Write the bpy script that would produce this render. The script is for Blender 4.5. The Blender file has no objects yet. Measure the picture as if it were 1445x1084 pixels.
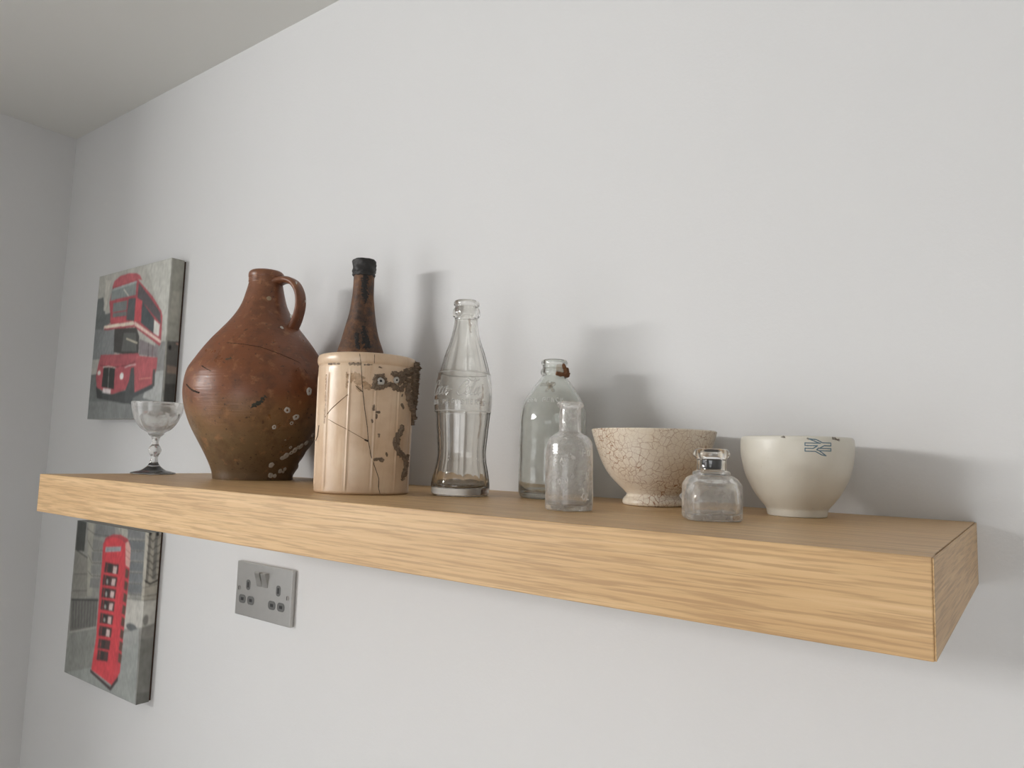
import bpy, bmesh, math, random
import numpy as np
from mathutils import Vector, Matrix, noise

random.seed(4)
SC = bpy.context.scene
COL = SC.collection
PI = math.pi

# ------------------------------------------------------------------ camera
cam_d = bpy.data.cameras.new('camera')
cam = bpy.data.objects.new('camera', cam_d)
COL.objects.link(cam)
cam_d.sensor_fit = 'HORIZONTAL'
cam_d.sensor_width = 36.0
cam_d.lens = 1009.98 / 1445.0 * 36.0
cam_d.clip_start = 0.02
_R = Vector((0.80618239, 0.59097307, 0.02864938))
_U = Vector((0.03507245, -0.09606859, 0.99475663))
_W = Vector((-0.59062668, 0.80095047, 0.09817568))
cam.matrix_world = Matrix(((_R.x, _U.x, -_W.x, 1.11557587),
                           (_R.y, _U.y, -_W.y, -0.72057318),
                           (_R.z, _U.z, -_W.z, 0.04508236),
                           (0, 0, 0, 1)))
SC.camera = cam

# ------------------------------------------------------------------ world, daylight and added fill
world = bpy.data.worlds.new('overcast_sky')
SC.world = world
world.use_nodes = True
world.node_tree.nodes['Background'].inputs[0].default_value = (0.80, 0.88, 1.0, 1)
world.node_tree.nodes['Background'].inputs[1].default_value = 1.0

# the room: wall_back is the plane y = 0, z = 0 is the shelf top
ROOM_X0, ROOM_X1, ROOM_Y, FLOOR_Z, CEIL_Z = -3.6, 2.4, -3.0, -1.45, 0.787
WIN1 = (-3.20, -1.15, 0.42, 0.77)      # x0, x1, z0, z1 : high window, front wall, far left
WIN2 = (-2.30, -0.60, -1.40, 0.05)     # low window below it
FILL_OPENING = (0.90, 2.20, -1.40, 0.15)       # invented opening for a fill lamp, front wall, right, out of view

def window_or_fill_light(name, win, power, col):
    l = bpy.data.lights.new(name, 'AREA')
    l.shape = 'RECTANGLE'
    l.size = win[1] - win[0] - 0.06
    l.size_y = win[3] - win[2] - 0.06
    l.energy = power
    l.color = col
    o = bpy.data.objects.new(name, l)
    COL.objects.link(o)
    o.location = ((win[0] + win[1]) / 2, ROOM_Y - 0.05, (win[2] + win[3]) / 2)
    o.rotation_euler = (PI / 2, 0, 0)
    # area lights shine along local -z: turn it to face +y (into the room)
    return o
window_or_fill_light('daylight_high_window', WIN1, 116, (1.0, 0.992, 0.985))
window_or_fill_light('fill_light_right', FILL_OPENING, 15, (1.0, 0.995, 0.99))  # added fill lamp, lifts the shadows from the right, no known source
window_or_fill_light('daylight_low_window', WIN2, 15, (1.0, 1.0, 1.0))

SC.view_settings.view_transform = 'Standard'
SC.view_settings.look = 'None'
SC.view_settings.gamma = 1.0
SC.view_settings.use_curve_mapping = False
SC.view_settings.exposure = -0.08
SC.cycles.sample_clamp_indirect = 60.0

# ------------------------------------------------------------------ helpers
def tag(o, label=None, cat=None, group=None, kind=None):
    if label: o['label'] = label
    if cat: o['category'] = cat
    if group: o['group'] = group
    if kind: o['kind'] = kind
    return o

def thing(name, loc, label, cat, rz=0.0, group=None):
    o = bpy.data.objects.new(name, None)
    COL.objects.link(o)
    o.empty_display_size = 0.03
    o.location = loc
    o.rotation_euler = (0, 0, rz)
    return tag(o, label, cat, group)

def mk(name, verts, faces, mat, parent=None, smooth=True):
    me = bpy.data.meshes.new(name)
    me.from_pydata([tuple(v) for v in verts], [], faces)
    me.update()
    if smooth:
        me.polygons.foreach_set('use_smooth', [True] * len(me.polygons))
    if mat: me.materials.append(mat)
    o = bpy.data.objects.new(name, me)
    COL.objects.link(o)
    if parent: o.parent = parent
    return o

def bm_obj(name, bm, mat, parent=None, smooth=False):
    me = bpy.data.meshes.new(name)
    bm.to_mesh(me); bm.free()
    if smooth:
        me.polygons.foreach_set('use_smooth', [True] * len(me.polygons))
    if mat: me.materials.append(mat)
    o = bpy.data.objects.new(name, me)
    COL.objects.link(o)
    if parent: o.parent = parent
    return o

def add_box(bm, x0, x1, y0, y1, z0, z1, bev=0.0, seg=2):
    r = bmesh.ops.create_cube(bm, size=1.0)
    vs = r['verts']
    for v in vs:
        v.co = Vector((x0 + (v.co.x + .5) * (x1 - x0), y0 + (v.co.y + .5) * (y1 - y0), z0 + (v.co.z + .5) * (z1 - z0)))
    if bev > 0:
        es = list({e for v in vs for e in v.link_edges})
        bmesh.ops.bevel(bm, geom=es, offset=bev, segments=seg, affect='EDGES', profile=0.5)

def box(name, b, mat, parent=None, bev=0.0, seg=2):
    bm = bmesh.new(); add_box(bm, *b, bev=bev, seg=seg)
    return bm_obj(name, bm, mat, parent)

def spl(pts, n=6):
    """Catmull-Rom through (r, z) points."""
    P = [np.array(p, float) for p in pts]
    if len(P) < 3: return [tuple(p) for p in P]
    P = [2 * P[0] - P[1]] + P + [2 * P[-1] - P[-2]]
    out = []
    for i in range(1, len(P) - 2):
        p0, p1, p2, p3 = P[i - 1:i + 3]
        t = [0]
        for a, b in ((p0, p1), (p1, p2), (p2, p3)):
            t.append(t[-1] + max(np.linalg.norm(b - a), 1e-6) ** .5)
        for k in range(n):
            u = t[1] + (t[2] - t[1]) * k / n
            A1 = (t[1]-u)/(t[1]-t[0])*p0 + (u-t[0])/(t[1]-t[0])*p1
            A2 = (t[2]-u)/(t[2]-t[1])*p1 + (u-t[1])/(t[2]-t[1])*p2
            A3 = (t[3]-u)/(t[3]-t[2])*p2 + (u-t[2])/(t[3]-t[2])*p3
            B1 = (t[2]-u)/(t[2]-t[0])*A1 + (u-t[0])/(t[2]-t[0])*A2
            B2 = (t[3]-u)/(t[3]-t[1])*A2 + (u-t[1])/(t[3]-t[1])*A3
            out.append(tuple((t[2]-u)/(t[2]-t[1])*B1 + (u-t[1])/(t[2]-t[1])*B2))
    out.append(tuple(P[-2]))
    return [(max(0.0, q[0]), q[1]) for q in out]

def lathe(name, prof, mat, parent=None, seg=96, disp=None, n_outer=None, smooth=True, wob=None, cap=True):
    """revolve (r, z) millimetre profile; disp(theta, r, z) -> new r (mm), applied to the first n_outer points."""
    verts, faces, rings = [], [], []
    th = np.arange(seg) * 2 * PI / seg
    for i, (r, z) in enumerate(prof):
        if r <= 1e-6:
            rings.append([len(verts)]); verts.append((0, 0, z / 1000)); continue
        rr = np.full(seg, r)
        if disp is not None and (n_outer is None or i < n_outer):
            rr = disp(th, r, z)
        zz = np.full(seg, z) if wob is None else z + wob(th, r, z)
        rings.append(list(range(len(verts), len(verts) + seg)))
        verts += list(zip(rr * np.cos(th) / 1000, rr * np.sin(th) / 1000, zz / 1000))
    for a, b in zip(rings[:-1], rings[1:]):
        if len(a) == 1 and len(b) == 1: continue
        for k in range(seg):
            k2 = (k + 1) % seg
            if len(a) == 1: faces.append((a[0], b[k2], b[k]))
            elif len(b) == 1: faces.append((a[k], a[k2], b[0]))
            else: faces.append((a[k], a[k2], b[k2], b[k]))
    if cap and len(rings[0]) > 1: faces.append(tuple(reversed(rings[0])))
    if cap and len(rings[-1]) > 1: faces.append(tuple(rings[-1]))
    return mk(name, verts, faces, mat, parent, smooth)

def rfun(prof):
    z = np.array([p[1] for p in prof]); r = np.array([p[0] for p in prof])
    o = np.argsort(z, kind='stable')
    return lambda q: np.interp(q, z[o], r[o])

def seg_dist(X, Y, pl):
    D = np.full(X.shape, 1e9)
    for (ax, ay), (bx, by) in zip(pl[:-1], pl[1:]):
        dx, dy = bx - ax, by - ay
        L2 = dx * dx + dy * dy + 1e-12
        t = np.clip(((X - ax) * dx + (Y - ay) * dy) / L2, 0, 1)
        D = np.minimum(D, np.hypot(X - ax - t * dx, Y - ay - t * dy))
    return D

def patch(name, R, lines, width, height, mat, parent, res=0.5, rough=0.0, nscale=0.3, sink=0.25, deg=True, seed=0):
    """raised (or stuck-on) strokes on a surface of revolution. lines: polylines of (theta deg, z mm)."""
    verts, faces = [], []
    for li, pl in enumerate(lines):
        w = width[li] if isinstance(width, (list, tuple)) else width
        zc = sum(p[1] for p in pl) / len(pl)
        r0 = float(R(zc))
        q = [(math.radians(t) * r0, z) for t, z in pl]
        if len(q) == 1: q = q + [(q[0][0] + .01, q[0][1])]
        m = w * (1 + rough) + res * 2
        x0, x1 = min(p[0] for p in q) - m, max(p[0] for p in q) + m
        z0, z1 = min(p[1] for p in q) - m, max(p[1] for p in q) + m
        nx, nz = int((x1 - x0) / res) + 2, int((z1 - z0) / res) + 2
        X, Zg = np.meshgrid(np.linspace(x0, x1, nx), np.linspace(z0, z1, nz))
        D = seg_dist(X, Zg, q)
        hn = np.zeros_like(D)
        if rough > 0:
            for i in range(nz):
                for j in range(nx):
                    if D[i, j] < m * 1.6:
                        p = Vector((X[i, j] * nscale, Zg[i, j] * nscale, seed + li * 3.7))
                        D[i, j] += w * rough * (1.2 * noise.noise(p) + .55 * noise.noise(p * 3.3))
                        hn[i, j] = noise.noise(p * 2.7) + .6 * noise.noise(p * 6.5)
        h = height * np.sqrt(np.clip(1 - (D / w) ** 2, 0, 1)) * (1 + rough * .9 * hn)
        inside = D < w
        keep = inside[:-1, :-1] | inside[1:, :-1] | inside[:-1, 1:] | inside[1:, 1:]
        idx = -np.ones(D.shape, int)
        for i, j in zip(*np.nonzero(keep)):
            c = []
            for a, b in ((i, j), (i, j + 1), (i + 1, j + 1), (i + 1, j)):
                if idx[a, b] < 0:
                    idx[a, b] = len(verts)
                    rr = float(R(Zg[a, b])) + (h[a, b] if inside[a, b] else -sink)
                    t = X[a, b] / r0
                    verts.append((rr * math.cos(t) / 1000, rr * math.sin(t) / 1000, Zg[a, b] / 1000))
                c.append(int(idx[a, b]))
            faces.append(tuple(c))
    return mk(name, verts, faces, mat, parent, True)

# stroke font (unit height, widths about 0.6)
FONT = {
 'A': [[(0,0),(.3,1),(.6,0)],[(.12,.38),(.48,.38)]], 'C': [[(.58,.82),(.4,1),(.15,.9),(0,.5),(.15,.1),(.4,0),(.58,.18)]],
 'D': [[(0,0),(0,1),(.35,1),(.58,.75),(.58,.25),(.35,0),(0,0)]], 'E': [[(.5,1),(0,1),(0,0),(.5,0)],[(0,.52),(.4,.52)]],
 'G': [[(.58,.82),(.4,1),(.15,.9),(0,.5),(.15,.1),(.4,0),(.58,.15),(.58,.45),(.35,.45)]], 'I': [[(.3,0),(.3,1)]],
 'K': [[(0,0),(0,1)],[(.55,1),(0,.42)],[(.18,.6),(.58,0)]], 'L': [[(0,1),(0,0),(.5,0)]],
 'M': [[(0,0),(0,1),(.3,.35),(.6,1),(.6,0)]], 'N': [[(0,0),(0,1),(.55,0),(.55,1)]],
 'O': [[(.3,0),(.08,.2),(0,.5),(.08,.8),(.3,1),(.52,.8),(.6,.5),(.52,.2),(.3,0)]],
 'P': [[(0,0),(0,1),(.4,1),(.56,.85),(.56,.62),(.4,.47),(0,.47)]], 'R': [[(0,0),(0,1),(.4,1),(.56,.85),(.56,.65),(.4,.5),(0,.5)],[(.25,.5),(.58,0)]],
 'S': [[(.56,.84),(.35,1),(.1,.92),(.05,.7),(.5,.4),(.55,.15),(.3,0),(.03,.14)]], 'T': [[(.3,0),(.3,1)],[(0,1),(.6,1)]],
 'U': [[(0,1),(0,.2),(.15,0),(.42,0),(.56,.2),(.56,1)]], ' ': [],
}
def text_lines(txt, th0, z0, h, R, step):
    """theta grows to the right as seen from outside; returns polylines (deg, mm)."""
    out = []
    r = float(R(z0 + h / 2))
    for i, ch in enumerate(txt):
        for pl in FONT[ch]:
            out.append([(th0 + i * step + math.degrees((x - .3) * h / r), z0 + y * h) for x, y in pl])
    return out

# ------------------------------------------------------------------ materials
def lin(c):
    c = np.asarray(c, float) / 255.0
    return np.where(c <= .04045, c / 12.92, ((c + .055) / 1.055) ** 2.4)

class NT:
    def __init__(s, name):
        s.m = bpy.data.materials.new(name); s.m.use_nodes = True
        s.t = s.m.node_tree; s.n = s.t.nodes
        s.b = s.n['Principled BSDF']; s.out = s.n['Material Output']
    def new(s, typ, **kw):
        x = s.n.new(typ)
        for k, v in kw.items():
            if k.startswith('_'): setattr(x, k[1:], v)
            else: x.inputs[k].default_value = v
        return x
    def link(s, a, b): s.t.links.new(a, b)
    def coords(s, scale=(1, 1, 1), loc=(0, 0, 0)):
        tc = s.n.new('ShaderNodeTexCoord'); mp = s.n.new('ShaderNodeMapping')
        mp.inputs['Scale'].default_value = scale; mp.inputs['Location'].default_value = loc
        s.link(tc.outputs['Object'], mp.inputs['Vector'])
        return mp.outputs['Vector']
    def noise(s, vec, scale, detail=4, rough=.55, dist=0):
        x = s.new('ShaderNodeTexNoise', Scale=scale, Detail=detail, Roughness=rough, Distortion=dist)
        s.link(vec, x.inputs['Vector']); return x.outputs['Fac']
    def ramp(s, fac, stops, interp='LINEAR'):
        x = s.n.new('ShaderNodeValToRGB'); e = x.color_ramp.elements; x.color_ramp.interpolation = interp
        while len(e) < len(stops): e.new(.5)
        for k, (p, c) in enumerate(stops):
            e[k].position = p
            e[k].color = (c, c, c, 1) if isinstance(c, (int, float)) else (*c, 1)
        s.link(fac, x.inputs['Fac']); return x.outputs['Color']
    def mix(s, fac, a, b, mode='MIX'):
        x = s.n.new('ShaderNodeMix'); x.data_type = 'RGBA'; x.blend_type = mode
        for sock, v in ((x.inputs['Factor'], fac), (x.inputs[6], a), (x.inputs[7], b)):
            if hasattr(v, 'is_output'): s.link(v, sock)
            elif isinstance(v, (int, float)): sock.default_value = v
            else: sock.default_value = (*v, 1)
        return x.outputs[2]
    def math(s, op, a, b=None):
        x = s.n.new('ShaderNodeMath'); x.operation = op
        for k, v in enumerate((a, b)):
            if v is None: continue
            if hasattr(v, 'is_output'): s.link(v, x.inputs[k])
            else: x.inputs[k].default_value = v
        return x.outputs[0]
    def sep(s, vec):
        x = s.n.new('ShaderNodeSeparateXYZ'); s.link(vec, x.inputs[0]); return x.outputs
    def bump(s, h, strength=.3, dist=.001):
        x = s.new('ShaderNodeBump', Strength=strength, Distance=dist)
        s.link(h, x.inputs['Height']); s.link(x.outputs['Normal'], s.b.inputs['Normal'])
    def base(s, c):
        if hasattr(c, 'is_output'): s.link(c, s.b.inputs['Base Color'])
        else: s.b.inputs['Base Color'].default_value = (*c, 1)
    def set(s, **kw):
        for k, v in kw.items(): s.b.inputs[k.replace('_', ' ')].default_value = v

def m_wall(name, col):
    t = NT(name); v = t.coords()
    n = t.noise(v, 3.0, 2); t.base(t.mix(n, [c * .985 for c in col], [min(1, c * 1.012) for c in col]))
    t.set(Roughness=.85)
    a = t.noise(v, 260, 3, .6); b = t.noise(v, 70, 2, .5)
    t.bump(t.math('ADD', a, b), .13, .0012)
    return t.m
M_WALL = m_wall('wall_paint', (.725, .724, .72))
M_CEIL = m_wall('ceiling_paint', (.78, .775, .74))

def m_plain(name, col, rough=.5, metal=0.0, nz=0.0, nscale=40, bump=0.0, bscale=200):
    t = NT(name); v = t.coords()
    if nz > 0:
        n = t.noise(v, nscale, 5)
        t.base(t.mix(n, [max(0, c * (1 - nz)) for c in col], [min(1, c * (1 + nz)) for c in col]))
    else: t.base(col)
    t.set(Roughness=rough, Metallic=metal)
    if bump > 0: t.bump(t.noise(v, bscale, 4), bump, .001)
    return t.m

def m_oak(name, along):
    t = NT(name)
    s = (5, 240, 240) if along == 'x' else (240, 5, 240)
    v = t.coords(s)
    grain = t.noise(v, 1.0, 6, .62, .25)
    s2 = (16, 520, 520) if along == 'x' else (520, 16, 520)
    pore = t.noise(t.coords(s2, (3, 1, 7)), 1.0, 3, .6)
    s3 = (1.6, 16, 16) if along == 'x' else (16, 1.6, 16)
    big = t.noise(t.coords(s3, (11, 5, 2)), 1.0, 2, .5, .6)
    c = t.ramp(grain, [(.28, (.55, .335, .155)), (.5, (.655, .43, .21)), (.74, (.76, .53, .285))])
    c = t.mix(t.ramp(big, [(.35, .0), (.7, .38)]), c, (.56, .34, .15))
    c = t.mix(t.ramp(pore, [(.40, .62), (.53, 0.0)]), c, (.40, .235, .105))
    t.base(c); t.set(Roughness=.42)
    t.bump(pore, .10, .0005)
    return t.m
M_OAK = m_oak('oak_veneer', 'x'); M_OAKY = m_oak('oak_veneer_end', 'y')

def m_glass(name, col, rough, haze, haze_col, nscale=60, ztop=None, bumpy=.05):
    t = NT(name); v = t.coords()
    t.set(Roughness=rough, IOR=1.5); t.b.inputs['Transmission Weight'].default_value = 1.0
    t.base(col)
    n1 = t.noise(v, nscale, 5, .65)
    t.bump(t.noise(v, 90, 2), bumpy, .002)
    d = t.n.new('ShaderNodeBsdfDiffuse'); d.inputs['Color'].default_value = (*haze_col, 1)
    tr = t.n.new('ShaderNodeBsdfTranslucent'); tr.inputs['Color'].default_value = (*haze_col, 1)
    md = t.n.new('ShaderNodeMixShader'); md.inputs[0].default_value = .5
    t.link(d.outputs[0], md.inputs[1]); t.link(tr.outputs[0], md.inputs[2])
    f = t.ramp(n1, [(.35, haze * .35), (.7, haze * 1.5)])
    if ztop:                               # residue left by the old contents, below the neck only
        f = t.math('MULTIPLY', f, t.math('LESS_THAN', t.sep(v)[2], ztop))
    ms = t.n.new('ShaderNodeMixShader')
    t.link(f, ms.inputs[0]); t.link(t.b.outputs[0], ms.inputs[1]); t.link(md.outputs[0], ms.inputs[2])
    t.link(ms.outputs[0], t.out.inputs['Surface'])
    return t.m
M_GOB = m_glass('pressed_glass', (.975, .98, .97), .02, .10, (.86, .85, .83))
M_GOBB = m_glass('frosted_pressed_glass', (.975, .98, .97), .10, .22, (.90, .89, .87))
M_CONT = m_glass('clear_soda_glass', (.985, .983, .96), .02, .05, (.88, .84, .76))
M_TALL = m_glass('pale_green_glass', (.955, .98, .952), .03, .08, (.88, .88, .83))
M_SMALL = m_glass('weathered_glass', (.975, .975, .96), .12, .24, (.92, .90, .87), 150, None, .16)
M_INK = m_glass('clear_ink_glass', (.98, .98, .965), .04, .22, (.90, .88, .85), 130, .036, .12)

def m_emboss():
    t = NT('raised_glass_lettering')
    t.set(Roughness=.12); t.base((.86, .85, .82))
    tp = t.n.new('ShaderNodeBsdfTransparent'); ms = t.n.new('ShaderNodeMixShader')
    ms.inputs[0].default_value = .5
    t.link(tp.outputs[0], ms.inputs[1]); t.link(t.b.outputs[0], ms.inputs[2])
    t.link(ms.outputs[0], t.out.inputs['Surface'])
    return t.m
M_EMB = m_emboss()

def m_film(name, col, fac):
    t = NT(name); v = t.coords()
    t.base(col); t.set(Roughness=.7)
    tp = t.n.new('ShaderNodeBsdfTransparent'); ms = t.n.new('ShaderNodeMixShader')
    t.link(t.ramp(t.noise(v, 260, 4), [(.3, fac * .35), (.65, fac)]), ms.inputs[0])
    t.link(tp.outputs[0], ms.inputs[1]); t.link(t.b.outputs[0], ms.inputs[2])
    t.link(ms.outputs[0], t.out.inputs['Surface'])
    return t.m

def m_jug():
    t = NT('salt_glazed_stoneware'); v = t.coords()
    z = t.sep(v)[2]
    n = t.noise(v, 14, 5, .6)
    zz = t.math('ADD', z, t.math('MULTIPLY', t.math('SUBTRACT', n, .5), .06))
    c = t.ramp(t.math('MULTIPLY', zz, 3.2), [(.04, (.15, .095, .048)), (.20, (.20, .125, .060)), (.29, (.24, .12, .050)), (.37, (.205, .070, .026)), (.62, (.215, .072, .028)), (.80, (.195, .072, .032)), (1.0, (.22, .092, .046))])
    mot = t.noise(v, 55, 6, .65)
    c = t.mix(t.ramp(mot, [(.30, .55), (.52, 0.0)]), c, (.085, .035, .018))
    c = t.mix(t.ramp(t.noise(v, 85, 4, .6), [(.57, 0.0), (.72, .55)]), c, (.42, .20, .09))
    c = t.mix(t.ramp(t.noise(t.coords((1, 1, 1), (5, 3, 1)), 210, 2, .5), [(.66, 0.0), (.72, .8)]), c, (.05, .028, .018))
    t.base(c)
    t.link(t.ramp(t.noise(v, 30, 4), [(.3, .26), (.7, .5)]), t.b.inputs['Roughness'])
    t.bump(t.math('ADD', t.noise(v, 60, 3), t.noise(t.coords((30, 30, 420)), 1.0, 2)), .22, .0012)
    return t.m
M_JUG = m_jug()

def m_jar():
    t = NT('cream_glazed_stoneware'); v = t.coords()
    n = t.noise(v, 26, 5, .6)
    c = t.ramp(n, [(.3, (.60, .42, .27)), (.55, (.70, .52, .36)), (.8, (.75, .60, .43))])
    st = t.noise(t.coords((120, 120, 14)), 1.0, 4, .6)
    c = t.mix(t.ramp(st, [(.54, 0.0), (.72, .42)]), c, (.50, .30, .155))
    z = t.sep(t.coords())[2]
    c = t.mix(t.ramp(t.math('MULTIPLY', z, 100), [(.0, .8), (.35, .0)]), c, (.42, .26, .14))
    t.base(c); t.set(Roughness=.30); t.bump(t.noise(v, 120, 3), .08, .001)
    return t.m
M_JAR = m_jar()

def m_crackle():
    t = NT('crazed_cream_glaze'); v = t.coords()
    w = t.n.new('ShaderNodeTexNoise'); w.inputs['Scale'].default_value = 55; t.link(v, w.inputs['Vector'])
    add = t.n.new('ShaderNodeMix'); add.data_type = 'RGBA'; add.blend_type = 'LINEAR_LIGHT'; add.inputs['Factor'].default_value = .006
    t.link(v, add.inputs[6]); t.link(w.outputs['Color'], add.inputs[7])
    def cell(sc, w0, w1):
        x = t.new('ShaderNodeTexVoronoi', Scale=sc, _feature='DISTANCE_TO_EDGE'); t.link(add.outputs[2], x.inputs['Vector'])
        return t.ramp(x.outputs['Distance'], [(w0, 1.0), (w1, 0.0)])
    big = cell(165, .012, .042); small = cell(320, .015, .06)
    dens = t.ramp(t.noise(t.coords((1, 1, 1), (.31, .1, .2)), 26, 3), [(.36, .12), (.6, .95)])
    base = t.ramp(t.noise(v, 30, 4), [(.3, (.76, .66, .52)), (.7, (.84, .77, .66))])
    base = t.mix(t.ramp(t.noise(t.coords((1, 1, 1), (2, 3, 4)), 18, 4), [(.52, 0.0), (.75, .42)]), base, (.52, .36, .20))
    c = t.mix(t.math('MULTIPLY', big, dens), base, (.34, .17, .09))
    c = t.mix(t.math('MULTIPLY', t.math('MULTIPLY', small, dens), .42), c, (.34, .19, .11))
    t.base(c); t.set(Roughness=.25)
    return t.m
M_CRK = m_crackle()

def m_bowl():
    t = NT('worn_white_ironstone'); v = t.coords()
    c = t.ramp(t.noise(v, 22, 4), [(.3, (.70, .67, .585)), (.7, (.77, .745, .665))])
    c = t.mix(t.ramp(t.noise(t.coords((1, 1, 1), (7, 1, 3)), 300, 3), [(.70, 0.0), (.78, .5)]), c, (.36, .31, .24))
    t.base(c); t.set(Roughness=.38)
    return t.m
M_BOWL = m_bowl()

def m_brown():
    t = NT('encrusted_brown_glass'); v = t.coords()
    n = t.noise(v, 45, 6, .7)
    c = t.ramp(n, [(.34, (.022, .013, .009)), (.46, (.075, .034, .016)), (.56, (.15, .066, .028)), (.72, (.26, .145, .075))])
    t.base(c); t.link(t.ramp(n, [(.3, .35), (.7, .8)]), t.b.inputs['Roughness'])
    t.bump(t.noise(v, 160, 5, .7), .5, .0015)
    return t.m
M_BRN = m_brown()
M_WAX = m_plain('black_wax', (.018, .016, .015), .55, nz=.4, bump=.5, bscale=260)
M_MUD = m_plain('dried_grey_mud', (.20, .145, .10), .95, nz=.6, nscale=260, bump=1.0, bscale=420)
M_BARN = m_plain('barnacle_shell', (.60, .57, .52), .8, nz=.25, nscale=300, bump=.5, bscale=500)
M_BARNT = m_plain('tan_barnacle_scar', (.36, .27, .17), .8, nz=.3, nscale=300)
M_CRACK = m_plain('crack_dirt', (.045, .028, .018), .9)
M_CRACKB = m_plain('faint_crack_dirt', (.22, .125, .07), .9)
M_STAIN = m_film('rust_stain', (.46, .26, .11), .45)
M_SMEAR = m_film('dirt_smear', (.20, .15, .11), .85)
M_RUST = m_plain('rusted_iron', (.17, .075, .032), .9, nz=.4, nscale=260, bump=.7, bscale=400)
M_BLUE = m_plain('faded_blue_print', (.14, .22, .27), .5, nz=.2, nscale=300)
M_LEAF = m_film('faded_leaf_print', (.36, .32, .25), .62)
M_STOP = m_plain('black_rubber_stopper', (.006, .006, .007), .45, bump=.2, bscale=300)
M_CHIP = m_plain('dark_green_chip', (.055, .055, .042), .9, nz=.4, nscale=200)
M_STEEL = m_plain('brushed_steel', (.52, .51, .49), .33, 1.0, nz=.06, nscale=90)
M_EDGE = m_plain('plate_edge_steel', (.55, .53, .50), .30, 1.0)
M_GREY = m_plain('grey_socket_plastic', (.115, .115, .11), .45)
M_HOLE = m_plain('pin_hole_black', (.006, .006, .006), .6)
M_FRAMEW = m_plain('dark_stretcher_wood', (.06, .032, .02), .8, nz=.3)
M_FLOOR = m_plain('floor_laminate', (.36, .33, .29), .5, nz=.2)
M_WALL2 = m_wall('wall_paint_grey', (.66, .65, .64))
M_WFR = m_plain('white_window_frame', (.8, .8, .8), .4)

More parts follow.
